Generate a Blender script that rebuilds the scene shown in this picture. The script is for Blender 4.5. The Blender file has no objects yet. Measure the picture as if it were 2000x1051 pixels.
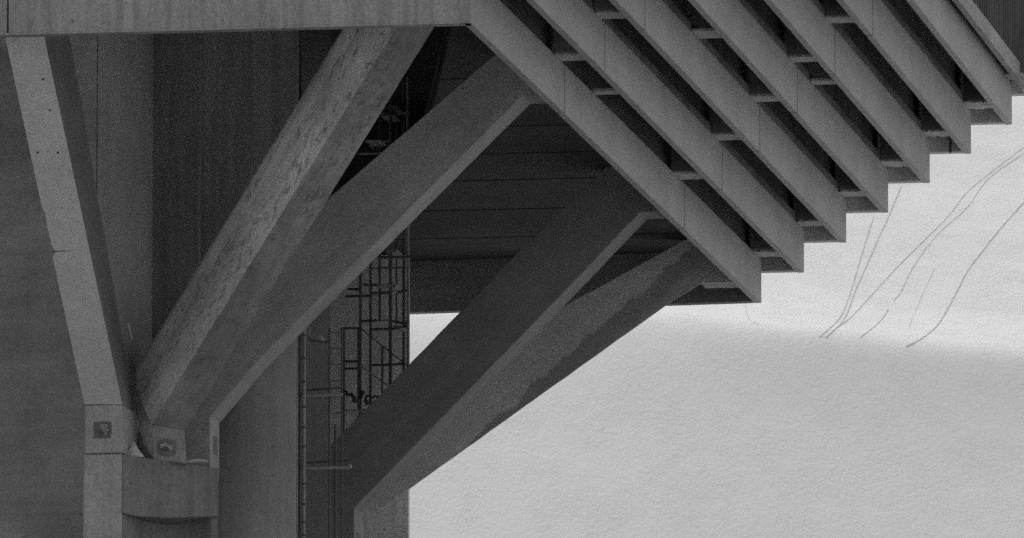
import bpy, math, random
import numpy as np
from mathutils import Vector, noise as mnoise

random.seed(7)
SC = bpy.context.scene
COL = SC.collection

# ------------------------------------------------------------------ camera
# A long telephoto lens, tilted up 8 degrees and turned 9 degrees left of +Y.
FPX = 23000.0                                   # focal length in pixels of a 2000 px wide picture
TH = math.atan(3211 / FPX)
PS = math.atan(3746 * math.cos(TH) / FPX)
FW = Vector((-math.sin(PS) * math.cos(TH), math.cos(PS) * math.cos(TH), math.sin(TH)))
RI = Vector((math.cos(PS), math.sin(PS), 0))
UP = RI.cross(FW)
CAM = Vector((0, 0, 1.7))
cd = bpy.data.cameras.new('camera')
cd.sensor_width = 36.0
cd.lens = 36.0 * FPX / 2000
cd.clip_start = 1.0
cd.clip_end = 6000
cam = bpy.data.objects.new('camera', cd)
COL.objects.link(cam)
cam.location = CAM
cam.rotation_euler = (math.pi / 2 + TH, 0, PS)
SC.camera = cam

# ------------------------------------------------------------------ light
SUN_EL, SUN_AZ = math.radians(30), math.radians(345)      # azimuth clockwise from +Y: behind the camera
w = bpy.data.worlds.new("World")
SC.world = w
w.use_nodes = True
nt = w.node_tree
bg = nt.nodes['Background']
sky = nt.nodes.new('ShaderNodeTexSky')
sky.sky_type = 'NISHITA'
sky.sun_disc = False
sky.sun_elevation = SUN_EL
sky.sun_rotation = SUN_AZ
sky.air_density = 1.5
sky.dust_density = 4.0
bw = nt.nodes.new('ShaderNodeRGBToBW')                    # the photograph is black and white
nt.links.new(sky.outputs[0], bw.inputs[0])
nt.links.new(bw.outputs[0], bg.inputs['Color'])
bg.inputs['Strength'].default_value = 0.15
sd = bpy.data.lights.new('sun', 'SUN')
sd.energy = 0.7
sd.angle = math.radians(25)
sd.color = (1, 1, 1)
sun = bpy.data.objects.new('sun', sd)
COL.objects.link(sun)
sdir = Vector((math.sin(SUN_AZ) * math.cos(SUN_EL), math.cos(SUN_AZ) * math.cos(SUN_EL), math.sin(SUN_EL)))
sun.rotation_euler = sdir.to_track_quat('Z', 'Y').to_euler()
sun.location = (0, 0, 120)

vs = SC.view_settings
SC.display_settings.display_device = 'sRGB'
vs.view_transform = 'Standard'
vs.look = 'None'
vs.exposure = 0.2
vs.gamma = 1.0
vs.use_curve_mapping = False
SC.cycles.use_denoising = False
SC.cycles.max_bounces = 8
SC.cycles.diffuse_bounces = 6

# ------------------------------------------------------------------ helpers
def ray(px, py):
    return FW + RI * ((px - 1000) / FPX) + UP * ((525.5 - py) / FPX)
def Py(px, py, Y):
    d = ray(px, py); return CAM + d * ((Y - CAM.y) / d.y)
def Pz(px, py, Z):
    d = ray(px, py); return CAM + d * ((Z - CAM.z) / d.z)
def Xat(px, Y, z=26):                                   # the X of an upright line seen at px, on the plane Y
    return Py(px, 525, Y).x

class MB:
    """collects shapes for ONE mesh"""
    def __init__(s): s.v = []; s.f = []
    def add(s, vs_, fs):
        b = len(s.v); s.v += [Vector(p) for p in vs_]; s.f += [[b + i for i in f] for f in fs]; return s
    def box(s, x0, x1, y0, y1, z0, z1):
        p = [(x0, y0, z0), (x1, y0, z0), (x1, y1, z0), (x0, y1, z0), (x0, y0, z1), (x1, y0, z1), (x1, y1, z1), (x0, y1, z1)]
        return s.add(p, [(0, 3, 2, 1), (4, 5, 6, 7), (0, 1, 5, 4), (1, 2, 6, 5), (2, 3, 7, 6), (3, 0, 4, 7)])
    def prism(s, poly, ext):
        n = len(poly); ext = Vector(ext)
        a = [Vector(p) for p in poly]; c = [p + ext for p in a]
        fs = [list(range(n)), list(range(2 * n - 1, n - 1, -1))]
        fs += [(i, i + n, (i + 1) % n + n, (i + 1) % n) for i in range(n)]
        return s.add(a + c, fs)
    def tube(s, p0, p1, r, n=8, ext=0.0):
        p0 = Vector(p0); p1 = Vector(p1); d = (p1 - p0).normalized()
        p0 = p0 - d * ext; p1 = p1 + d * ext
        a = d.orthogonal().normalized(); b = d.cross(a)
        ring = [(a * math.cos(2 * math.pi * i / n) + b * math.sin(2 * math.pi * i / n)) * r for i in range(n)]
        fs = [(i, (i + 1) % n, (i + 1) % n + n, i + n) for i in range(n)] + [list(range(n - 1, -1, -1)), list(range(n, 2 * n))]
        return s.add([p0 + q for q in ring] + [p1 + q for q in ring], fs)
    def path(s, pts, r, n=6):
        for a, b in zip(pts[:-1], pts[1:]): s.tube(a, b, r, n, r * .4)
        return s
    def build(s, name, m, parent=None, bevel=0.0, smooth=False):
        off = Vector(parent.location) if parent else Vector((0, 0, 0))
        par = parent
        while par and par.parent:
            par = par.parent; off = off + par.location
        me = bpy.data.meshes.new(name)
        me.from_pydata([tuple(p - off) for p in s.v], [], s.f)
        import bmesh
        bm = bmesh.new(); bm.from_mesh(me)
        bmesh.ops.recalc_face_normals(bm, faces=bm.faces)
        bm.to_mesh(me); bm.free()
        me.materials.append(m)
        if smooth: me.polygons.foreach_set('use_smooth', [True] * len(me.polygons))
        o = bpy.data.objects.new(name, me)
        COL.objects.link(o)
        if parent: o.parent = parent
        if bevel:
            md = o.modifiers.new('bevel', 'BEVEL'); md.width = bevel; md.segments = 2
            md.limit_method = 'ANGLE'; md.angle_limit = math.radians(35)
        return o

def rough(poly, amp=.006, step=.12, seed=0, skip=()):
    """a polygon in a plane y = const whose long edges waver a little, like board-cast concrete"""
    out = []; n = len(poly)
    for i in range(n):
        a, b = Vector(poly[i]), Vector(poly[(i + 1) % n]); L = (b - a).length
        k = max(1, int(L / step)) if i not in skip else 1
        nrm = Vector(((b - a).z, 0, -(b - a).x))
        if nrm.length > 0: nrm.normalize()
        out.append(a)
        for j in range(1, k):
            q = a + (b - a) * (j / k)
            h = mnoise.noise(Vector((q.x * 5 + seed, q.y, q.z * 5))) + .6 * mnoise.noise(Vector((q.x * 17, q.y + seed, q.z * 17)))
            out.append(q + nrm * (h * amp))
    return out

def tag(o, label=None, cat=None, group=None, kind=None):
    if label: o['label'] = label
    if cat: o['category'] = cat
    if group: o['group'] = group
    if kind: o['kind'] = kind
    return o
def thing(name, label, cat, loc, group=None):
    o = bpy.data.objects.new(name, None)
    o.empty_display_size = .3
    COL.objects.link(o); o.location = loc
    return tag(o, label, cat, group, 'thing')

# ------------------------------------------------------------------ materials
class NT:
    def __init__(s, name):
        s.m = bpy.data.materials.new(name); s.m.use_nodes = True
        s.t = s.m.node_tree; s.n = s.t.nodes; s.b = s.n['Principled BSDF']
        s.b.inputs['Specular IOR Level'].default_value = .25
        s.pos = s.n.new('ShaderNodeNewGeometry').outputs['Position']
    def lk(s, a, b): s.t.links.new(a, b)
    def val(s, sock, x):
        if isinstance(x, (int, float)): sock.default_value = x
        elif isinstance(x, (tuple, list, Vector)): sock.default_value = tuple(x)
        else: s.lk(x, sock)
    def math(s, op, a, b=0.0, clamp=False):
        n = s.n.new('ShaderNodeMath'); n.operation = op; n.use_clamp = clamp
        s.val(n.inputs[0], a); s.val(n.inputs[1], b); return n.outputs[0]
    def vm(s, op, a, b=(0, 0, 0), scale=None):
        n = s.n.new('ShaderNodeVectorMath'); n.operation = op
        s.val(n.inputs[0], a); s.val(n.inputs[1], b)
        if scale is not None: s.val(n.inputs['Scale'], scale)
        return n.outputs['Value'] if op in ('DOT_PRODUCT', 'LENGTH') else n.outputs['Vector']
    def mul(s, v): return s.vm('MULTIPLY', s.pos, v)
    def noise(s, vec, scale, detail=4, rough_=.55):
        n = s.n.new('ShaderNodeTexNoise'); s.lk(vec, n.inputs['Vector'])
        n.inputs['Scale'].default_value = scale; n.inputs['Detail'].default_value = detail
        n.inputs['Roughness'].default_value = rough_
        return n.outputs['Fac']
    def ramp(s, f, lo, hi, a=0.0, b=1.0):
        n = s.n.new('ShaderNodeMapRange'); n.interpolation_type = 'SMOOTHSTEP'
        s.val(n.inputs[0], f)
        for i, x in enumerate((lo, hi, a, b)): s.val(n.inputs[i + 1], x)
        return n.outputs[0]
    def along(s, D, k):                                   # squeeze the position along D, for streaks that run along D
        D = Vector(D).normalized()
        d = s.vm('DOT_PRODUCT', s.pos, D)
        return s.vm('SUBTRACT', s.pos, s.vm('SCALE', tuple(D), scale=s.math('MULTIPLY', d, 1 - k)))
    def out(s, f, base, bump=None, dist=.004, rgh=.9, strength=.6):
        c = s.math('MULTIPLY', f, base)
        cc = s.n.new('ShaderNodeCombineColor')
        for i in range(3): s.lk(c, cc.inputs[i])
        s.lk(cc.outputs[0], s.b.inputs['Base Color'])
        s.b.inputs['Roughness'].default_value = rgh
        if bump is not None:
            b = s.n.new('ShaderNodeBump'); b.inputs['Distance'].default_value = dist; b.inputs['Strength'].default_value = strength
            s.lk(bump, b.inputs['Height']); s.lk(b.outputs[0], s.b.inputs['Normal'])
        return s.m

def concrete(name, base, streak=None, streak_amt=.0, blotch=.25, grain=.22, boards=None, gscale=42, stain=None, marks=0.0, k=.06, sscale=7.0, markdir=None, seams=None):
    t = NT(name)
    f = t.math('ADD', 1 - blotch / 2, t.math('MULTIPLY', t.ramp(t.noise(t.pos, .9, 5, .6), .3, .7), blotch))
    mid = t.noise(t.pos, 6, 5, .65)
    f = t.math('MULTIPLY', f, t.math('ADD', 1 - blotch * .4, t.math('MULTIPLY', mid, blotch * .8)))
    g = t.noise(t.pos, gscale, 2, .7)
    f = t.math('MULTIPLY', f, t.ramp(g, .25, .75, 1 - grain, 1 + grain))
    if streak is not None:
        sv = t.along(streak, k)
        sn = t.noise(sv, sscale, 4, .6)
        f = t.math('MULTIPLY', f, t.ramp(sn, .3, .7, 1 - streak_amt, 1 + streak_amt * .6))
    if marks:                                             # dark pits and weathering
        mv = t.along(markdir, .45) if markdir is not None else t.pos
        mw = t.along(markdir, .12) if markdir is not None else t.pos
        mk = t.math('MULTIPLY', t.ramp(t.noise(mv, 13, 7, .78), .5, .6), t.ramp(t.noise(mw, 2.6 if markdir is not None else 1.3, 3), .42, .58))
        f = t.math('MULTIPLY', f, t.math('SUBTRACT', 1.0, t.math('MULTIPLY', mk, marks)))
    if seams:                                             # seams of the form boards
        nv_, sp_, am_ = seams
        fr_ = t.math('FRACT', t.math('DIVIDE', t.math('ADD', t.vm('DOT_PRODUCT', t.pos, Vector(nv_).normalized()), t.math('MULTIPLY', t.noise(t.pos, 2.0, 2), .02)), sp_))
        wv_ = t.math('MULTIPLY', t.ramp(fr_, .0, .05, 1, 0), t.ramp(t.noise(t.pos, 1.1, 2), .4, .6, .2, 1))
        f = t.math('MULTIPLY', f, t.math('SUBTRACT', 1.0, t.math('MULTIPLY', wv_, am_)))
    pits = t.ramp(t.noise(t.pos, 9, 1, .5), .735, .76)
    f = t.math('MULTIPLY', f, t.math('SUBTRACT', 1.0, t.math('MULTIPLY', pits, .35)))
    h = t.math('ADD', t.math('MULTIPLY', g, .6), mid)
    if boards:                                            # panel joints of the shuttering
        bw_, bh, amt = boards
        sx = t.n.new('ShaderNodeSeparateXYZ'); t.lk(t.pos, sx.inputs[0])
        cb = t.n.new('ShaderNodeCombineXYZ')
        t.lk(t.math('ADD', sx.outputs[0], t.math('MULTIPLY', sx.outputs[1], .9)), cb.inputs[0])
        t.lk(t.math('ADD', sx.outputs[2], t.math('MULTIPLY', t.noise(t.pos, 3, 2), .02)), cb.inputs[1])
        br = t.n.new('ShaderNodeTexBrick'); t.lk(cb.outputs[0], br.inputs['Vector'])
        br.offset = 0.0
        br.inputs['Scale'].default_value = 1.0
        br.inputs['Brick Width'].default_value = bw_; br.inputs['Row Height'].default_value = bh
        br.inputs['Mortar Size'].default_value = .008; br.inputs['Mortar Smooth'].default_value = .6
        br.inputs['Color1'].default_value = (1, 1, 1, 1); br.inputs['Color2'].default_value = (.88, .88, .88, 1)
        br.inputs['Mortar'].default_value = (1 - amt,) * 3 + (1,)
        b2 = t.n.new('ShaderNodeRGBToBW'); t.lk(br.outputs['Color'], b2.inputs[0])
        f = t.math('MULTIPLY', f, b2.outputs[0])
    if stain:                                             # a wet, ragged-edged stain below a line
        n_, d0, amt = stain
        dd = t.vm('DOT_PRODUCT', t.pos, n_)
        rg = t.math('ADD', t.math('MULTIPLY', t.math('SUBTRACT', t.noise(t.along(Vector((0, 0, 1)), .45), 3.4, 5, .66), .5), .42), dd)
        low = t.ramp(dd, d0 - .46, d0 - .2, 1 - amt * .5, 1 - amt)       # drying out again towards the arris
        f = t.math('MULTIPLY', f, t.math('MAXIMUM', low, t.ramp(rg, d0 - .03, d0 + .03, 1 - amt, 1.0)))
    return t.out(f, base, h, .006)

Z = Vector((0, 0, 1))
M = {}
M['fascia'] = concrete('fascia_concrete', .30, Z, .22, .2, k=.05, sscale=9)
M['riser'] = concrete('precast_concrete', .35, Z, .05, .14, k=.08, sscale=9)
M['curb'] = concrete('rough_curb_concrete', .30, Vector((1, 0, 0.0)), .35, .25, marks=.4, k=.3, sscale=16)
M['strut'] = concrete('strut_concrete', .29, Vector((1, 0, 1)), .10, .28, seams=((-1, 0, 1), .33, .16))
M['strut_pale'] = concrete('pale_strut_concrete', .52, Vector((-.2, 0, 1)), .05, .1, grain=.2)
M['wall'] = concrete('board_marked_concrete', .34, Vector((1, 0, 0)), .10, .35, boards=(2.1, 1.36, .2), marks=.15)
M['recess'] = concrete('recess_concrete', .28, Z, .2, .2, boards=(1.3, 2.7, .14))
M['pier'] = concrete('pier_concrete', .52, Z, .1, .2)
M['round'] = concrete('round_pier_concrete', .28, Z, .10, .25)
M['lit_return'] = concrete('lit_return_concrete', .36, Z, .08, .15)
M['slab'] = concrete('front_slab_concrete', .36, Z, .12, .2, marks=.2)
M['side_shaded'] = concrete('shaded_side_concrete', .22, Z, .1, .2)
M['closure'] = concrete('closure_concrete', .40, Z, .1, .25)
M['strut_shaded'] = concrete('shaded_strut_concrete', .21, Vector((1, 0, 1)), .10, .25, seams=((-1, 0, 1), .33, .14))  # darker copy of the strut concrete, standing in for shade deeper under the deck
M['ledge'] = concrete('ledge_concrete', .44, None, 0, .25, marks=.3)
M['pillar'] = concrete('pillar_concrete', .20, Z, .14, .3, marks=.25)
M['joint'] = concrete('joint_seal', .05, None, 0, .1)
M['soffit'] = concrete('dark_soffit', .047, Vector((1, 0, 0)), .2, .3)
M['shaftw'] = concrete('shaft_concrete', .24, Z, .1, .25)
M['closing'] = concrete('dark_beam_concrete', .15, Vector((1, 0, 0)), .15, .25)
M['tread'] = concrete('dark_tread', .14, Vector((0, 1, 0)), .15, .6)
M['clad'] = concrete('dark_cladding', .06, Z, .35, .2, k=.02, sscale=12)
M['steel'] = concrete('weathered_steel', .11, None, 0, .2)
M['pale_steel'] = concrete('galvanised_steel', .32, None, 0, .3)
M['plank'] = concrete('scaffold_plank', .30, Vector((1, 0, 0)), .3, .2)
M['hose'] = concrete('dark_hose', .10, None, 0, .1)
M['rust'] = concrete('stained_mortar', .30, None, 0, .6, grain=.4)
M['void'] = concrete('anchor_recess', .15, None, 0, .4)

def snow_material(name, base):
    t = NT(name)
    big = t.noise(t.mul((.12, .12, .12)), 1.0, 3)
    fwd = Vector((-math.sin(PS), math.cos(PS), .5)).normalized()
    st_ = t.along(fwd, .22)                               # wind-drawn grain that runs up the slope
    r1 = t.noise(st_, 8.0, 4, .7)
    r2 = t.noise(st_, 15, 3, .7)
    hol = t.noise(t.along(fwd, .4), .3, 3, .5)
    pat = t.ramp(t.noise(st_, .7, 3), .35, .65, .65, 1.2)
    f = t.math('ADD', .955, t.math('MULTIPLY', big, .05))
    f = t.math('MULTIPLY', f, t.ramp(r2, .25, .75, .955, 1.02))
    h = t.math('ADD', t.math('MULTIPLY', pat, t.math('ADD', t.math('MULTIPLY', r1, 1.1), t.math('MULTIPLY', r2, .6))), t.math('MULTIPLY', hol, .7))
    m = t.out(f, base, h, .07, .8, .7)
    return m
M['snow'] = snow_material('snow', .88)
M['track_old'] = snow_material('blown_in_snow', .83)
M['track'] = snow_material('packed_snow', .76)
M['bounce_dark'] = concrete('bounce_dark', .16, None, 0, .5)  # dark tone of the added sheet that soaks up bounced light
M['patch'] = concrete('shaded_snow', .55, None, 0, .3)  # greyed white: the shade on the snow heaps is put into the colour

# ------------------------------------------------------------------ ground: snow slopes
UC = 400.0
FWH = Vector((-math.sin(PS), math.cos(PS), 0))
def crest_py(px):
    xs = [-3000, 0, 600, 900, 1150, 1290, 1600, 2000, 2600, 5000]
    ys = [700, 690, 672, 655, 643, 643, 664, 703, 750, 800]
    return float(np.interp(px, xs, ys))
def zc(v):
    px = 1000 + FPX * v / UC * .99
    d = ray(px, crest_py(px)); k = UC / d.dot(FWH)
    return CAM.z + d.z * k
def slope_int(d, wr):
    """height over the crest at distance d behind it (d < 0 before it)"""
    s1, s2, s3 = .50, .205, .30
    def sp(x, w_): return w_ * math.log1p(math.exp(min(60, x / w_))) if x / w_ < 50 else x
    z0 = s1 * d + (s2 - s1) * (sp(d, wr) - wr * math.log(2)) + (s3 - s2) * (sp(d - 13, 3.5) - 3.5 * math.log1p(math.exp(-13 / 3.5)))
    if d < 0: z0 += -.11 * d + .88 * (math.exp(d / 8) - 1)     # the face eases off downhill
    return z0
def ground_z(x, y, fine=True):
    u = x * FWH.x + y * FWH.y; v = x * RI.x + y * RI.y
    vv = max(-60, min(60, v))
    wr = .9 + 2.4 * (1 - min(1, max(0, (v + 2) / 12)))
    hill = zc(vv) + slope_int(u - UC, wr)
    if u > 620: hill -= .0004 * (u - 620) ** 2 if u < 1200 else .0004 * 580 ** 2 + .464 * (u - 1200)
    front = .042 * max(u, -200)
    k = 3.0
    z = max(hill, front) + k * math.log1p(math.exp(-abs(hill - front) / k)) if abs(hill - front) < 60 else max(hill, front)
    if fine:
        z += .5 * mnoise.noise(Vector((x * .035, y * .035, 3.1))) + .04 * mnoise.noise(Vector((x * .16, y * .16, 7.7)))
        z -= .5 * mnoise.noise(Vector((0, UC * .035, 3.1))) * 0
    return z
def arange_multi(*segs):
    out = []
    for a, b, st in segs:
        n = max(1, round((b - a) / st)); out += [a + (b - a) * i / n for i in range(n)]
    return out + [segs[-1][1]]
us = arange_multi((-200, 100, 15), (100, 300, 6), (300, 384, 2), (384, 440, .5), (440, 500, 1), (500, 800, 6), (800, 1500, 40))
vv_ = arange_multi((-900, -100, 40), (-100, -30, 4), (-30, 30, .6), (30, 100, 4), (100, 900, 40))
g = MB()
for u in us:
    for v in vv_:
        p = FWH * u + RI * v
        g.v.append(Vector((p.x, p.y, ground_z(p.x, p.y))))
nv = len(vv_)
for i in range(len(us) - 1):
    for j in range(nv - 1):
        a = i * nv + j; g.f.append([a, a + 1, a + nv + 1, a + nv])
gr = g.build('snow_ground', M['snow'], smooth=True)
tag(gr, 'smooth snow-covered ground rising to a steep white slope behind', None, None, 'structure')

# added dark sheet round the foot, out of view, to cut snow bounce on undersides
blocker_mb = MB(); nr, na = 16, 48
for i in range(nr + 1):
    for j in range(na):
        a = 2 * math.pi * j / na; k_ = i / nr * (1 + .12 * mnoise.noise(Vector((math.cos(a) * 2, math.sin(a) * 2, 5))))
        x, y = -31 + 40 * k_ * math.cos(a), 166 + 32 * k_ * math.sin(a)
        blocker_mb.v.append(Vector((x, y, ground_z(x, y) + .25)))
for i in range(nr):
    for j in range(na):
        a = i * na + j; b = i * na + (j + 1) % na
        blocker_mb.f.append([a, b, b + na, a + na])
tag(blocker_mb.build('bounce_blocker', M['bounce_dark']), None, None, None, 'structure')

def ground_hit(px, py):
    d = ray(px, py); dh = d.dot(FWH); t = 330 / dh
    st = .25 / dh
    while t < 900:
        p = CAM + d * t
        if p.z < ground_z(p.x, p.y): break
        t += st
    lo, hi = t - st, t
    for _ in range(12):
        m_ = (lo + hi) / 2; p = CAM + d * m_
        if p.z < ground_z(p.x, p.y): hi = m_
        else: lo = m_
    return CAM + d * hi
def smooth_px(pts, n=8):
    out = []
    P = [pts[0]] + pts + [pts[-1]]
    for i in range(1, len(P) - 2):
        for k in range(n):
            t = k / n
            out.append(tuple(.5 * ((2 * P[i][c]) + (-P[i - 1][c] + P[i + 1][c]) * t + (2 * P[i - 1][c] - 5 * P[i][c] + 4 * P[i + 1][c] - P[i + 2][c]) * t * t
                             + (-P[i - 1][c] + 3 * P[i][c] - 3 * P[i + 1][c] + P[i + 2][c]) * t ** 3) for c in (0, 1)))
    return out + [pts[-1]]
def ski_track(pts, wd, mat, depth=0.45):
    """a pressed groove with low banks of pushed-up snow"""
    c = [ground_hit(*p) for p in smooth_px(pts)]
    mb = MB(); n = len(c)
    prof = [(-1.0, -.004), (-.62, .022), (-.3, -.006), (.3, -.006), (.62, .022), (1.0, -.004)]
    for i, p in enumerate(c):
        d = (c[min(n - 1, i + 1)] - c[max(0, i - 1)]); d.z = 0; d.normalize()
        s = Vector((d.y, -d.x, 0))
        ww = wd * (.3 + 1.5 * abs(mnoise.noise(Vector((p.x * 1.5, p.y * 1.5, 0)))))
        for a, h in prof:
            q = p + s * (a * ww)
            mb.v.append(Vector((q.x, q.y, ground_z(q.x, q.y) + .012 + h * depth)))
    m = len(prof)
    for i in range(n - 1):
        for j in range(m - 1):
            a = i * m + j; mb.f.append([a, a + 1, a + m + 1, a + m])
    o = mb.build('ski_track', mat)
    return tag(o, None, None, None, 'structure')
TR = [([(1706, 425), (1690, 475), (1675, 525), (1660, 575), (1640, 622), (1600, 660)], .04),
      ([(1760, 365), (1735, 425), (1712, 475), (1690, 525), (1670, 570), (1648, 625), (1612, 661)], .045),
      ([(2000, 288), (1945, 330), (1890, 375), (1850, 425), (1800, 475), (1750, 525), (1700, 580), (1660, 622), (1625, 648)], .024),
      ([(2000, 300), (1930, 350), (1890, 405), (1830, 460), (1785, 520), (1760, 570), (1745, 588)], .024),
      ([(1735, 605), (1717, 630), (1680, 660)], .03),
      ([(2010, 385), (1960, 440), (1920, 490), (1890, 530), (1870, 568), (1850, 605), (1830, 637), (1800, 662), (1770, 678)], .05),
      ([(1825, 525), (1800, 580), (1775, 640)], .008),
      ([(1455, 590), (1458, 612), (1466, 626), (1480, 635)], .010)]
for pts, wd in TR: ski_track(pts, wd * (.58 if wd > .035 else .6), M['track'] if wd > .035 else M['track_old'])

# ------------------------------------------------------------------ the stepped deck
DX, DZ, H = .594, .596, .73
X0, Z0 = -26.28, 27.70
YN, J1, J2, YE = 159.37, 167.754, 179.824, 188.47
T = .12
GB = 'stepped edge beams of the overhanging deck'
ends = ['lowest of the stepped beams, its near end at the corner with the long fascia',
        'second stepped concrete beam up from the corner beam',
        'third stepped concrete beam up, above the second and below the fourth',
        'fourth stepped concrete beam up, the middle one at the serrated edge',
        'fifth stepped concrete beam up, just above the middle beam',
        'sixth stepped beam up, with a dark slit in the closing piece beside its foot',
        'seventh stepped beam up, the last smooth one below the rough striated curb']
def yend(i): return YE + .80 * i
for i in range(7):
    x, z = X0 + DX * i, Z0 + DZ * i
    t = thing('stepped_beam', ends[i], 'beam', (x, 175, z), GB)
    cuts = [YN + (.0 if i else .012), J1, J2, yend(i)]
    for a, b in zip(cuts[:-1], cuts[1:]):
        poly = [(x, 0, z), (x, 0, z + H - .1), (x - T, 0, z + H - .1), (x - T, 0, z)]
        lo = a + (.05 if a != cuts[0] else 0); hi = b - (.05 if b != cuts[-1] else 0)
        MB().box(x - T, x, lo, hi, z, z + H - .0).build('panel', M['riser'], t, .014)
    for yj in (J1, J2):
        MB().box(x - T + .02, x - .022, yj - .07, yj + .07, z + .02, z + H - .02).build('joint_filler', M['joint'], t)
    if i:
        xl = X0 + DX * (i - 1)
        mb = MB().box(xl - T - .1, x, YN + .1, yend(i), z + H + .003, z + H + .12)
        mb.box(xl - T - .1, xl - T + .0, YN + .1, yend(i), z + H - DZ + .13, z + H)
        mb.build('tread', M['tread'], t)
        MB().box(xl - .32, x - T - .003, yend(i) - .25, yend(i) - .02, z + .004, z + H - .002).build('end_closure', M['closure'], t, .01)
        if i == 5:
            p = Py(1856, 290, yend(5) - .25)
            MB().box(p.x - .018, p.x + .018, yend(5) - .262, yend(5) - .252, z - .01, z + .3).build('drip_slit', M['joint'], t)
# curb above the seventh beam with the dark cladding on it
i = 7; x, z = X0 + DX * 7, Z0 + DZ * 7
xc = x - .34
cu = thing('edge_curb', 'narrow rough striated concrete curb at the upper right below dark cladding', 'curb', (xc, 175, z))
rows = []
for y in np.arange(YN, yend(7) + .01, .12):              # a hacked face, proud and hollow by turns
    rows.append([Vector((xc - .10, y, z)), Vector((xc + .012 * mnoise.noise(Vector((y * 3, 0, 0))), y, z + .006 * mnoise.noise(Vector((y * 4, 7, 0))))),
                 Vector((xc + .02 * mnoise.noise(Vector((y * 6, 2, 0))), y, z + .15)), Vector((xc + .015 * mnoise.noise(Vector((y * 5, 4, 0))), y, z + .29)), Vector((xc - .10, y, z + .29))])
mb = MB()
for r_ in rows: mb.v += r_
for k_ in range(len(rows) - 1):
    for j in range(5):
        a_ = 5 * k_ + j; b_ = 5 * k_ + (j + 1) % 5
        mb.f.append([a_, b_, b_ + 5, a_ + 5])
mb.build('curb_face', M['curb'], cu)
MB().box(x - DX - .32, xc + .40, yend(7) - .25, yend(7) - .02, z + .004, z + .3).build('end_closure', M['closure'], cu, .01)
mb = MB().box(x - DX - T - .1, xc - .10, YN + .1, yend(7), z + .42, z + .54)
mb.box(x - DX - T - .1, x - DX - T, YN + .1, yend(7), z + H - DZ + .13, z + .42)
mb.box(xc - .10, xc - .04, YN + .1, yend(7), z + .293, z + .54)
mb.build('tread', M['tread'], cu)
mb = MB(); ys = np.arange(YN, yend(7) + .5, .08); xw = xc - .035
for k_, y in enumerate(ys):
    o_ = .035 if (k_ % 4) < 2 else 0
    mb.v += [Vector((xw + o_, y, z + .295)), Vector((xw + o_, y, z + 5))]
    if k_: a = 2 * k_; mb.f.append([a - 2, a, a + 1, a - 1])
nf = len(mb.v)
mb.v += [Vector((xw - .3, ys[0], z + .295)), Vector((xw - .3, ys[0], z + 5)), Vector((xw - .3, ys[-1], z + .295)), Vector((xw - .3, ys[-1], z + 5))]
mb.f += [[nf, 0, 1, nf + 1], [nf + 2, nf + 3, nf - 1, nf - 2], [nf, nf + 1, nf + 3, nf + 2]]
wl = mb.build('cladding_wall', M['clad'])
tag(wl, 'dark ribbed wall cladding standing above the rough curb at upper right', 'wall')

# platform (deck) to the left of the lowest beam, its dark soffit in wide boards
ZS = Z0 + .84
ZH = Z0 + 2.6                                           # higher soffit over the left bays
YH = Pz(930, 410, ZS).y
def XS(y):                                              # slanting edge of the high bay
    a_, b_ = Xat(852, 171.0), Xat(798, YH)
    return a_ + (b_ - a_) * (y - 171.0) / (YH - 171.0)
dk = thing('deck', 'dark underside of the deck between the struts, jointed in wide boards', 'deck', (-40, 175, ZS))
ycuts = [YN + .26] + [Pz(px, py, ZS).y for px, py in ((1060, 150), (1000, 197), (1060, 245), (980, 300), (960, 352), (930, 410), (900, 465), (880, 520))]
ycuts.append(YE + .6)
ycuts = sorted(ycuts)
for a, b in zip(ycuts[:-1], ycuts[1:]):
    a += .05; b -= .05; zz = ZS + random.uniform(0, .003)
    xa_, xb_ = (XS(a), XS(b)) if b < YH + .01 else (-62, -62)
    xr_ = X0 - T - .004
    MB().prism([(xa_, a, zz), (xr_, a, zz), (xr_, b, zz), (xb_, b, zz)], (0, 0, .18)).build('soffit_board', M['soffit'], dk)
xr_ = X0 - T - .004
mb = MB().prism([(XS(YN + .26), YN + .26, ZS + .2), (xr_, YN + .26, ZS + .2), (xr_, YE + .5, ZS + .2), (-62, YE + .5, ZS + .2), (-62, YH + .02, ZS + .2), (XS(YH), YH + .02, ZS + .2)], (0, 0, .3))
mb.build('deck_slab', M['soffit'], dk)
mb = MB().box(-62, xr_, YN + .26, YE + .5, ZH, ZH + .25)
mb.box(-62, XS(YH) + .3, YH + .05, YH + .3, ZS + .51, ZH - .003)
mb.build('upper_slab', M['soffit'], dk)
# closing beam on the far side
p1 = Pz(845, 613, Z0)
fb = thing('edge_beam', 'dark far edge beam of the deck seen against the bright snow', 'beam', (X0, YE, Z0))
sl = (p1.y - YE) / (p1.x - X0)
xa = -62
poly = [(X0 - T - .004, YE, Z0), (xa, YE + sl * (xa - X0), Z0), (xa, YE + sl * (xa - X0), ZS + .1), (X0 - T - .004, YE, ZS + .1)]
MB().prism(poly, (0, -.25, 0)).build('beam_face', M['closing'], fb, .01)

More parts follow.
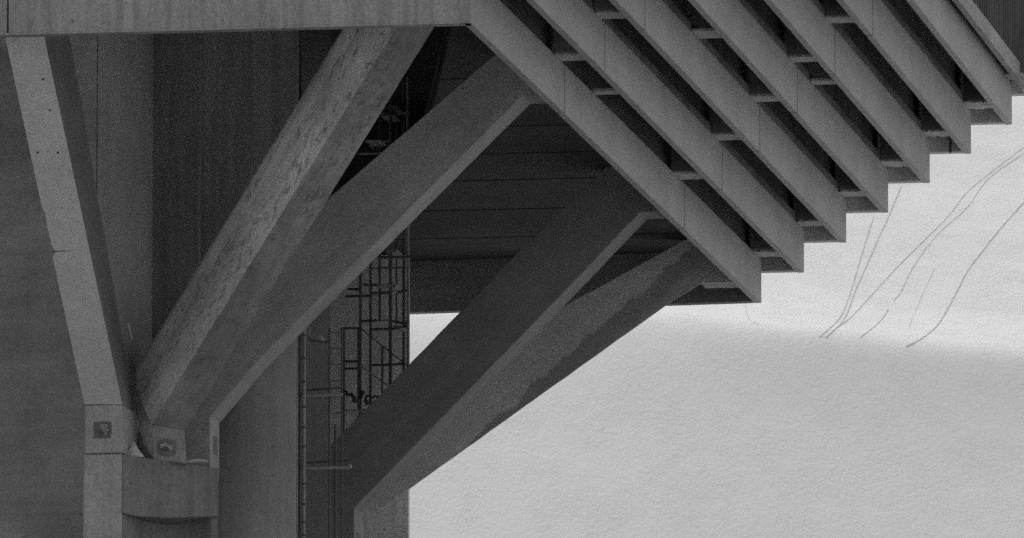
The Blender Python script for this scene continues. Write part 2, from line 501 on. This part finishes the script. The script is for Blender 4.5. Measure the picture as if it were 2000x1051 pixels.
# near fascia
fa = thing('fascia_beam', 'long pale concrete fascia beam across the upper left', 'beam', (X0 - 3, YN, Z0))
xj = Py(15, 40, YN).x
MB().box(xj + .012, X0 - .018, YN, YN + .25, Z0, Z0 + 2.75).build('panel', M['fascia'], fa, .012)
MB().box(-62, xj - .012, YN, YN + .25, Z0, Z0 + 2.75).build('panel', M['fascia'], fa, .012)
MB().box(xj - .03, xj + .03, YN + .03, YN + .22, Z0 + .02, Z0 + 2.7).build('joint_filler', M['joint'], fa)
MB().box(X0 - .022, X0 - .002, YN + .02, YN + .2, Z0 + .03, Z0 + .7).build('joint_filler', M['joint'], fa)
MB().box(-62, X0 - .15, YN - .015, YN + .012, Z0 - .004, Z0 + .022).build('drip_lip', M['fascia'], fa)

# ------------------------------------------------------------------ rakers under the treads: pale bearing ledges
T1, T2, T3 = 166.68, 178.66, 186.65
TW = .72
def raker(name, label, T_, skew, tiers, t0x):
    r = thing(name, label, 'beam', (X0, T_, Z0 + .14), 'transverse beams under the stepped deck')
    for i in tiers:
        x, z = X0 + DX * i, Z0 + DZ * i
        ya = T_ + skew * i + (random.uniform(-.04, .04) if i else 0)
        xl = X0 + DX * (i - 1) + .003 if i else t0x
        zt = z + H - .003 if i else ZS - .004
        MB().box(xl, x - T - .003, ya, ya + TW, z + .14, zt).build('beam_head', M['tread'] if i else M['strut'], r, .01)
        rnd = random.Random(i * 7 + int(T_)); n_ = 9; w_ = TW * (rnd.uniform(.72, 1.0) if i else 1); ya2 = ya + (TW - w_) * rnd.random()
        xs_ = [xl + .004 + (x - T - .011 - xl) * q_ / n_ for q_ in range(n_ + 1)]
        jg = .05 if (i and T_ > 180) else (.02 if i else .006)
        edge = [(q_, ya2 + .01 + rnd.uniform(-jg, jg), z + .108) for q_ in xs_] + [(q_, ya2 + w_ - .01 + rnd.uniform(-1.6 * jg, jg), z + .108) for q_ in reversed(xs_)]
        MB().prism(edge, (0, 0, .03)).build('bearing_ledge', M['ledge'] if i else M['strut'], r)
    return r
raker('transverse_beam', 'nearest transverse beam resting on the wide middle strut', T1, 0, range(0, 7), Py(1020, 188, T1).x)
raker('transverse_beam', 'middle transverse beam, its pale ledges crossing the slots half way', T2, 0, range(0, 7), Py(1250, 415, T2).x)
raker('transverse_beam', 'far transverse beam with pale ledges beside the serrated end', T3, .80, range(0, 8), Py(1366, 556, T3).x)
for px, py, i, wd, lb in ((1198, 177, 1, .35, 'thin pale bearing strip in the lowest slot between two beams'),
                         (1382, 60, 3, .7, 'pale bearing block in the third slot near the upper edge'),
                         (1618, 157, 4, .4, 'thin pale bearing strip in the fourth slot')):
    x, z = X0 + DX * i, Z0 + DZ * i
    y = Pz(px, py, z + .13).y; xl = x - DX + .003
    s = MB().box(xl, x - T - .003, y, y + wd, z + .125, z + .17).build('bearing_strip', M['ledge'], None, .008)
    tag(s, lb, 'bearing strip')

# ------------------------------------------------------------------ planar struts under the deck
def strut_plane(px_pts, Y, thick, name, label, mat, seed, part='shaft', lean=(0, 0)):
    pts = [Py(a, b, Y) for a, b in px_pts]
    zlim = ZS - .006
    for p in pts: p.z = min(p.z, zlim); p.x = min(p.x, X0 - T - .008)
    t = thing(name, label, 'strut', (pts[0].x, Y, min(p.z for p in pts)), 'raking struts that carry the deck')
    MB().prism(rough(pts, .006, .14, seed), (lean[0], thick, lean[1])).build(part, mat, t, .012)
    return t
# first transverse frame
s3 = strut_plane([(985, 30), (1000, 18), (1120, 100), (1085, 186), (1020, 188), (682, 525), (500, 709), (410, 815), (410, 925), (340, 925), (340, 700), (650, 380)],
                 T1 - .02, TW + .03, 'concrete_strut', 'wide smooth strut climbing to the corner beam, in front of the dark soffit', M['strut'], 3)
p = Py(420, 870, T1 + .4)
xr = Py(410, 870, T1).x
MB().box(xr - .01, xr + .012, T1 + .25, T1 + .52, Py(418, 888, T1 + .4).z, Py(418, 853, T1 + .4).z).build('anchor_slot', M['void'], s3)
# second
nst = Vector((0, 0, 0))
s4 = strut_plane([(1300, 250), (1380, 340), (1312, 413), (1250, 415), (1150, 520), (1000, 675), (692, 992), (692, 1400), (588, 1400), (588, 925), (670, 845), (1000, 505), (1185, 318)],
                 T2 - .02, TW + .03, 'concrete_strut', 'dark strut with pale lower edge right of the scaffold, its foot at the picture edge', M['strut_shaded'], 11)
xr = Py(692, 1030, T2).x
MB().box(xr - .01, xr + .012, T2 + .2, T2 + .5, Py(700, 1075, T2 + .3).z, Py(700, 1040, T2 + .3).z).build('anchor_slot', M['void'], s4)
# third, wet along its lower side
a = Py(885, 893, T3); b = Py(1330, 500, T3)
d = (b - a); nrm = Vector((-d.z, 0, d.x)).normalized()
M['strut_wet'] = concrete('wet_strut_concrete', .58, Vector((1, 0, .7)), .06, .15, grain=.12, stain=(nrm, (nrm.dot(a) + nrm.dot(b)) / 2, .42), marks=0)
s5 = strut_plane([(1420, 415), (1500, 500), (1442, 548), (1378, 549), (1305, 594), (1000, 812), (800, 955), (708, 1019), (708, 1400), (640, 1400), (640, 925), (1075, 612), (1345, 440)],
                 T3 - .02, .30, 'concrete_strut', 'lowest shallow strut with a ragged dark wet stain, set against the snow', M['strut_wet'], 23, 'shaft', (-.05, .045))

# ------------------------------------------------------------------ pillar with the two leaning struts
YP = 164.2
zp = Py(200, 887, YP).z
pa = Py(163, 887, YP); pb = Py(238, 887, YP); pc = Pz(427, 914, zp)
pl = thing('pillar', 'pale stepped concrete pillar at lower left carrying three strut feet', 'pillar', (pb.x, YP + 2, ground_z(pb.x, YP + 2) - .5))
zc1 = Py(300, 1006, YP + .6).z
gz = ground_z(pb.x, YP) - 1
def plan(pts, z0, z1): 
    return [(q[0], q[1], z0) for q in pts], (0, 0, z1 - z0)
base = [(pa.x, YP), (pb.x, YP), (pc.x, pc.y), (pc.x - .9, 169.9), (pa.x, 169.9)]
# narrow front slab, paler, and the broad capital with a hollow shaft below
fr = [(pa.x, YP), (pb.x - .004, YP), (pb.x - .004, YP + 1.6), (pa.x, YP + 1.6)]
MB().prism(*plan(fr, gz, zp)).build('front_slab', M['slab'], pl, .015)
cap = [(pb.x, YP + .012), (pc.x, pc.y), (pc.x - .9, 169.9), (pb.x, 169.9)]
top_, bot_ = [], []
for k_ in range(11):
    f_ = k_ / 10; x_ = pb.x + (pc.x - pb.x) * f_; y_ = YP + .012 + (pc.y - YP - .012) * f_
    top_.append(Vector((x_, y_, zp - .004 + .008 * mnoise.noise(Vector((f_ * 9, 3, 0))))))
    q = Py(240 + 187 * f_, 1002 + 6 * f_ + 6 * math.sin(math.pi * f_ ** .7) + 2 * mnoise.noise(Vector((f_ * 7, 1, 1))), y_)
    bot_.append(Vector((x_, y_, q.z)))
bk_ = [(pc.x - .9, 169.9), (pb.x, 169.9)]
ring_t = top_ + [Vector((x_, y_, zp - .004)) for x_, y_ in bk_]
ring_b = bot_ + [Vector((bk_[0][0], 169.9, bot_[-1].z)), Vector((pb.x, 169.9, bot_[0].z))]
mb = MB(); mb.v += ring_t + ring_b; n_ = len(ring_t)
mb.f += [list(range(n_)), list(range(2 * n_ - 1, n_ - 1, -1))] + [[i_, (i_ + 1) % n_, (i_ + 1) % n_ + n_, i_ + n_] for i_ in range(n_)]
mb.build('capital', M['pillar'], pl, .02)
# hollow shaft: concave below the capital
ed = []
for k_ in range(13):
    f_ = k_ / 12; q = Vector((pb.x, YP + .014, 0)).lerp(Vector((pc.x - .02, pc.y + .02, 0)), f_)
    ed.append((q.x, q.y + .05 + 1.1 * math.sin(math.pi * min(1, f_ * 1.05) ** .6)))
sh = ed + [(pc.x - .92, 169.9), (pb.x, 169.9)]
MB().prism(*plan(sh, gz, zc1 + .25)).build('shaft', M['pillar'], pl)

# strut leaning left, pale front face
s0 = thing('leaning_strut', 'pale narrow strut rising to the upper left from an anchored foot', 'strut', tuple(Py(200, 885, YP)), 'raking struts that carry the deck')
Yt, Yb = 159.75, YP + .03
fl_t, fl_b = Py(8, 62, Yt), Py(165, 790, Yb)
fr_t, fr_b = Py(84, 62, Yt), Py(239, 790, Yb)
bk_t, bk_b = Py(136, 70, Yt + 2.6), Py(266, 813, Yb + 1.25)
bl_t, bl_b = Py(66, 70, Yt + 2.6), Py(190, 813, Yb + 1.25)
fl_t.z = fr_t.z = (fl_t.z + fr_t.z) / 2
mb = MB(); nS = 60
for k_ in range(nS + 1):
    f_ = k_ / nS
    row = [fl_b.lerp(fl_t, f_), fr_b.lerp(fr_t, f_), bk_b.lerp(bk_t, f_), bl_b.lerp(bl_t, f_)]
    jl = .007 * mnoise.noise(Vector((f_ * 60, 1, 0))); jr = .006 * mnoise.noise(Vector((f_ * 50, 9, 0)))
    if .40 < f_ < .53:                                   # broken edge
        jl += .10 * max(0, mnoise.noise(Vector((f_ * 90, 4, 0)))) + .02
    row[0].x += jl; row[1].x += jr
    mb.v += row
for k_ in range(nS):
    a_ = 4 * k_
    for j in range(4): mb.f.append([a_ + j, a_ + (j + 1) % 4, a_ + 4 + (j + 1) % 4, a_ + 4 + j])
mb.f += [[3, 2, 1, 0], [4 * nS, 4 * nS + 1, 4 * nS + 2, 4 * nS + 3]]
sh0 = mb.build('shaft', M['strut_pale'], s0)            # pale front; the sides are coloured darker to stand in for their shade
sh0.data.materials.append(M['side_shaded'])
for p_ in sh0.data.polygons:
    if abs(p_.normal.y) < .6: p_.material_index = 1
jt = Py(130, 491, Yb + (Yt - Yb) * .41)
fj = (jt.z - fl_b.z) / (fl_t.z - fl_b.z)
ja, jb = fl_b.lerp(fl_t, fj), fr_b.lerp(fr_t, fj)
MB().tube(ja + Vector((.02, -.002, 0)), jb + Vector((-.02, -.002, .02)), .007, 6).build('crack', M['joint'], s0)
for px_, py_ in ((84, 155), (97, 215), (73, 298), (113, 298), (168, 715), (201, 714)):      # form-tie holes
    fq = (Py(px_, py_, 162).z - fl_b.z) / (fl_t.z - fl_b.z); yq = Yb + (Yt - Yb) * fq
    q = Py(px_, py_, yq); MB().tube(q + Vector((0, -.012, 0)), q + Vector((0, .03, 0)), .014, 8).build('tie_hole', M['joint'], s0)
z1_ = fl_b.z - .012
f0 = MB().box(pa.x + .01, pb.x + .004, Yb - .006, Yb + 1.25, zp + .014, z1_).build('foot', M['slab'], s0, .02)
q0, q1 = Py(183, 857, Yb), Py(218, 823, Yb)
def anchor(parent, q0, q1, Y, seed=1, rim=True):
    """a rough pocket in the foot: chipped rim, a sunken plate and the lumpy remains of the anchor head"""
    w_, h_ = q1.x - q0.x, q1.z - q0.z; rnd = random.Random(seed)
    n_ = 28; out = []
    for i_ in range(n_):
        a_ = 2 * math.pi * i_ / n_ + .1; c_, s_ = math.cos(a_), math.sin(a_); m_ = max(abs(c_), abs(s_)) ** .8
        k_ = .5 * (1 + .10 * (rnd.random() - .5))
        out.append(Vector(((q0.x + q1.x) / 2 + w_ * k_ * c_ / m_, Y - .007, (q0.z + q1.z) / 2 + h_ * k_ * s_ / m_)))
    a_ = MB().prism(out, (0, .02, 0)).build('anchor_pocket', M['void'], parent)
    mb_ = MB()
    for i_ in range(7):
        cx_, cz_ = q0.x + w_ * rnd.uniform(.25, .75), q0.z + h_ * rnd.uniform(.25, .75)
        sx_, sz_ = w_ * rnd.uniform(.07, .2), h_ * rnd.uniform(.06, .16)
        mb_.box(cx_ - sx_, cx_ + sx_, Y - .012 - .004 * i_, Y - .006, cz_ - sz_, cz_ + sz_)
    mb_.build('anchor_block', M['rust'], a_, .006)
    MB().tube((q0.x + w_ * .42, Y - .07, q0.z + h_ * .42), (q0.x + w_ * .42, Y - .006, q0.z + h_ * .42), w_ * .11, 10).build('anchor_bolt', M['steel'], a_)
anchor(f0, q0, q1, Yb - .006, 3)

# strut leaning right towards the corner, weathered
s2 = thing('leaning_strut', 'broad weathered strut rising right from the pillar, streaked and pitted', 'strut', tuple(Py(330, 893, 165.0)), 'raking struts that carry the deck')
Yb2, Yt2 = 165.0, 160.2
e1b, e1t = Py(267, 717, Yb2 + .35), Py(690, 22, Yt2 + .95)
e2b, e2t = Py(297, 828, Yb2), Py(792, 24, Yt2)
e3b, e3t = Py(360, 840, Yb2 + .12), Py(867, 22, Yt2 + .25)
D2 = (e2t - e2b).normalized()
M['strut_weathered'] = concrete('weathered_strut_concrete', .47, D2, .25, .35, marks=.6, k=.04, sscale=3.4, grain=.3, markdir=D2)
M['strut_worn'] = concrete('worn_strut_concrete', .25, D2, .15, .5, marks=.45, k=.2, markdir=D2)
e4b, e4t = e1b + (e3b - e2b) + Vector((0, .5, 0)), e1t + (e3t - e2t) + Vector((0, .5, 0))
def lofted(rows, jit, cyc=False):
    mb_ = MB(); m_ = len(rows[0])
    for r_ in rows: mb_.v += r_
    for k_ in range(len(rows) - 1):
        for j in range(m_ - (0 if cyc else 1)):
            a_ = m_ * k_ + j; b_ = m_ * k_ + (j + 1) % m_
            mb_.f.append([a_, b_, b_ + m_, a_ + m_])
    return mb_
nS = 70; rowsL = []; rowsR = []
for k_ in range(nS + 1):
    f_ = k_ / nS
    p1_, p2_, p3_, p4_ = e1b.lerp(e1t, f_), e2b.lerp(e2t, f_), e3b.lerp(e3t, f_), e4b.lerp(e4t, f_)
    j = lambda s_, a_: Vector((a_ * mnoise.noise(Vector((f_ * 55, s_, 0))) + a_ * .7 * mnoise.noise(Vector((f_ * 170, s_, 2))), 0, 0))
    p1_ = p1_ + j(1, .008); p2_ = p2_ + j(5, .014); p3_ = p3_ + j(9, .008)
    bow = (p1_ - p2_).cross(D2).normalized()
    if bow.y > 0: bow = -bow
    rowsL.append([p4_] + [p1_.lerp(p2_, q_) + bow * (.085 * math.sin(math.pi * q_) ** .8 if 0 < q_ < 1 else 0) for q_ in (0, .08, .2, .35, .5, .65, .8, .92, 1)]); rowsR.append([p2_, p3_, p4_])
mb = lofted(rowsL, 0)
# the flank runs on down into the foot, rounded
fp = [Py(267, 717, Yb2 + .35), Py(265, 775, Yb2 + .36), Py(270, 830, Yb2 + .3), Py(281, 868, Yb2 + .2), Py(299, 896, Yb2 + .02), Py(297, 828, Yb2)]
b0 = len(mb.v); mb.v += fp; mb.f.append([b0 + i for i in range(6)])
mb.build('weathered_side', M['strut_weathered'], s2, smooth=True)
lofted(rowsR, 0).build('front_face', M['strut_worn'], s2)
pts = [Py(297, 829, Yb2), Py(360, 840, Yb2 + .12), Py(364, 905, Yb2 + .12), Py(299, 898, Yb2)]
ft = MB().prism(pts, (-.16, .75, 0)).build('foot', M['strut_worn'], s2, .01)
anchor(ft, Py(310, 890, Yb2 + .05), Py(345, 860, Yb2 + .05), Yb2 + .0, 8)

# snow caught on the pillar top
def lump(name, label, c, rx, ry, rz, seed):
    mb_ = MB(); nu, nv_ = 12, 6
    for a_ in range(nv_ + 1):
        el = math.pi / 2 * a_ / nv_
        for b_ in range(nu):
            az = 2 * math.pi * b_ / nu
            k_ = 1 + .25 * mnoise.noise(Vector((math.cos(az) * 2 + seed, math.sin(az) * 2, el)))
            q_ = a_ / nv_; q_ = q_ ** 1.3 if rz > .1 else math.sin(el)
            r_ = 1 - q_ if rz > .1 else math.cos(el)
            mb_.v.append(Vector((c.x + rx * k_ * r_ * math.cos(az), c.y + ry * k_ * r_ * math.sin(az), c.z + rz * q_ * k_)))
    for a_ in range(nv_):
        for b_ in range(nu):
            i_ = a_ * nu + b_; j_ = a_ * nu + (b_ + 1) % nu
            mb_.f.append([i_, j_, j_ + nu, i_ + nu])
    return tag(mb_.build(name, M['patch'], smooth=True), label, 'snow')
c = Pz(259, 893, zp); c.y += .05
lump('snow_patch', 'small pointed heap of snow between the two strut feet on the pillar', c, .17, .1, .22, 1)
c = Pz(385, 902, zp)
lump('snow_patch', 'thin snow crust beside the anchored foot, on the pillar rim', c, .17, .12, .035, 5)
a_, b_ = Py(250, 631, 165.4), Py(258, 664, 165.4)
tag(MB().path([a_, a_.lerp(b_, .5) + Vector((.008, 0, 0)), b_], .014, 6).build('lath', M['patch']), 'short white lath stuck in the gap between the two leaning struts', 'lath')

# ------------------------------------------------------------------ walls behind
zt = ZS - .01
def wall(name, label, x0, x1, y0, y1, mat, z1=None):
    g0 = ground_z((max(x0, -40) + x1) / 2, y0) - 1
    o = MB().box(x0, x1, y0, y1, g0, z1 or zt).build(name, mat)
    return tag(o, label, 'wall')
YL, YR, YB = 166.0, 170.0, 187.7
wall('concrete_wall', 'board-marked grey wall at the far left behind the pale strut', -62, Xat(187, YL), YL, YR + .38, M['wall'], ZH - .01)
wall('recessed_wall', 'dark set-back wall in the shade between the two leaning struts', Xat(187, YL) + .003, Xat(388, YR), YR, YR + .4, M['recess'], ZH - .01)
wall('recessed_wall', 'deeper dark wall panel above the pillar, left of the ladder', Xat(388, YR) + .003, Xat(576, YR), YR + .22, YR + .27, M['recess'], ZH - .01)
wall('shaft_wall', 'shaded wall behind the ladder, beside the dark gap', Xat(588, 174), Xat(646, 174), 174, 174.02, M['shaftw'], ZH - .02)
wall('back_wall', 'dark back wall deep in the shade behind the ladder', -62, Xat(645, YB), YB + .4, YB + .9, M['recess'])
pr = wall('pier', 'grey upright concrete pier behind the scaffold, its edge against the snow', Xat(646, YB), Xat(797.5, YB), YB, YB + .15, M['pier'], ZS - .02)

rp = Py(474, 655, 168.75); rr_ = Xat(578, 168.75) - rp.x
pp = MB(); n_ = 48; g0 = ground_z(rp.x, 168.75) - 1
pp.tube((rp.x, 168.75, g0), (rp.x, 168.75, rp.z), rr_, n_)
tag(pp.build('round_pier', M['round'], smooth=False), 'broad round concrete pier right of the stepped pillar, under the wide strut', 'pier')
for p_ in bpy.data.objects['round_pier'].data.polygons: p_.use_smooth = len(p_.vertices) == 4
# added facing, coloured paler for the light on the wall's right-facing side
pf = MB().box(Xat(187, YL) + .004, Xat(187, YL) + .07, YL + .02, YR - .006, g0, ZH - .02).build('added_lit_facing', M['lit_return'], None, .01)
tag(pf, 'added pale upright strip for the light on the wall side between the left strut and the dark recess', 'added_lit_facing')

# ------------------------------------------------------------------ downpipe, ladder and scaffold
YD = 171.2
dp = thing('downpipe', 'thin pale downpipe running down the shaded wall beside the ladder', 'pipe', tuple(Py(594, 1051, YD)))
a_, b_ = Py(596, 30, YD), Py(592, 1500, YD); a_.z = min(a_.z, zt)
MB().tube(b_, a_, .024, 10).build('pipe', M['pale_steel'], dp)
for py in (330, 655, 700, 745, 795, 835, 872, 945, 985, 1020, 1045):
    q = Py(593.5, py, YD); MB().tube(q - Z * .012, q + Z * .012, .036, 10).build('pipe_clip', M['steel'], dp)

YLd = 172.0
ld = thing('access_ladder', 'dark caged access ladder left of the dark strut foot', 'ladder', tuple(Py(655, 1051, YLd)))
def bar(par, name, a, b, Ya, Yb_=None, r=.014, m='steel', n=8):
    return MB().tube(Py(a[0], a[1], Ya), Py(b[0], b[1], Yb_ or Ya), r * 1.05, n, .005).build(name, M[m], par)
bar(ld, 'post', (586, 650), (586, 1500), YLd, r=.022)
bar(ld, 'post', (580, 690), (579, 1500), YLd + .3, r=.02)
bar(ld, 'stile', (644, 640), (642, 1500), YLd, r=.016)
bar(ld, 'stile', (668, 640), (667, 1500), YLd + .12, r=.016)
bar(ld, 'post', (655, 830), (654, 1500), YLd + .5, r=.02)
for k_ in range(22):
    py = 650 + k_ * 31.5
    bar(ld, 'rung', (643, py), (667, py - 1), YLd, YLd + .12, r=.010, m='steel')
for py, e in ((770, 668), (912, 682)):
    bar(ld, 'guard_hoop', (592, py + 3), (e, py + 1), YLd - .1, r=.024, m='pale_steel')
    bar(ld, 'guard_hoop', (600, py - 8), (e - 2, py - 12), YLd + .35, r=.014, m='steel')
    bar(ld, 'guard_hoop', (586, py + 6), (596, py - 9), YLd - .1, YLd + .35, r=.016, m='steel')
q = Py(680, 911, YLd - .1); MB().tube(q, q + Vector((.05, 0, .0)), .036, 10).build('end_cap', M['pale_steel'], ld)
a_ = Py(602, 660, YLd); mb = MB().box(a_.x, a_.x + .2, YLd - .05, YLd + .3, a_.z - .02, a_.z + .025); mb.build('top_plank', M['plank'], ld, .005)
bar(ld, 'top_rail', (605, 665), (640, 668), YLd, r=.012)
bar(ld, 'post', (604, 640), (604, 665), YLd, r=.012, m='pale_steel')

YC = 180.2
sc = thing('scaffold_tower', 'dark tubular scaffold tower with pale planks in front of the grey pier', 'scaffold', tuple(Py(740, 1051, YC)))
for px, y0, y1, r, dy in ((704, 480, 860, .020, 0), (724, 400, 860, .020, 0), (742, 150, 628, .018, .5), (747, 676, 860, .018, .5),
                          (763, 130, 860, .026, 0), (789, 90, 860, .022, .5), (700, 640, 860, .016, .6), (672, 642, 860, .016, .6), (775, 120, 640, .014, 1.0)):
    bar(sc, 'post', (px, y0), (px - .5, y1), YC + dy, r=r)
bar(sc, 'post', (796.5, 60), (797.3, 900), YC + .3, r=.022, m='pale_steel')
for a, b, dy, r in (((671, 641), (702, 641), .6, .016), ((671, 706), (700, 706), .6, .02), ((671, 720), (700, 720), .6, .018),
                    ((704, 628), (735, 626), 0, .02), ((735, 626), (765, 625), .2, .008), ((765, 627), (795, 632), .3, .016),
                    ((726, 643), (763, 643), 0, .02), ((763, 643), (794, 637), 0, .02),
                    ((726, 713), (763, 713), 0, .018), ((763, 713), (790, 710), 0, .018),
                    ((680, 565), (706, 565), .6, .02), ((710, 556), (738, 557), .3, .016), ((675, 579), (727, 578), .3, .02),
                    ((727, 573), (760, 572), 0, .02), ((778, 571), (796, 567), 0, .02), ((738, 503), (806, 502), 0, .02), ((720, 524), (808, 522), .5, .012),
                    ((738, 418), (796, 417), 0, .02), ((745, 222), (795, 221), .2, .02), ((735, 212), (775, 210), .2, .014), ((715, 276), (765, 276), .1, .018), ((700, 300), (790, 300), .3, .016)):
    bar(sc, 'rail', a, b, YC + dy, r=r, m='pale_steel' if a[1] < 450 else 'steel')
bar(sc, 'brace', (702, 640), (798, 716), YC - .03, r=.010)
bar(sc, 'brace', (704, 714), (764, 758), YC - .03, r=.010, m='pale_steel')
bar(sc, 'brace', (722, 284), (730, 292), YC, r=.012, m='pale_steel')
for a, b, h in (((740, 562), (775, 556), .05), ((755, 493), (776, 485), .04), ((768, 640), (786, 622), .03), ((760, 210), (776, 206), .02), ((745, 228), (772, 223), .02), ((715, 276), (745, 272), .02), ((672, 804), (730, 798), .03)):
    p0_, p1_ = Py(a[0], a[1], YC), Py(b[0], b[1], YC)
    MB().box(p0_.x, p1_.x, YC - .03, YC + .55, p0_.z, p0_.z + h).build('plank', M['plank'], sc, .004)
mb = MB()
for k_ in range(6):
    pts = []; x_, y_ = 674 + k_ * 8, 768 + k_ * 3
    for j_ in range(12):
        x_ += random.uniform(-3, 6); y_ += random.uniform(-5, 5.5)
        q = Py(min(738, x_), max(764, min(796, y_)), YC - .15 + random.uniform(-.1, .1)); pts.append(q)
    mb.path(pts, .016, 6)
tag(mb.build('hose_coil', M['hose']), 'dark tangled hose heap lying on the scaffold boards beside the dark strut', 'coil')

for o in SC.objects:                                    # everything labelled is a thing unless it says otherwise
    if o.get('label') and not o.get('kind'): o['kind'] = 'thing'
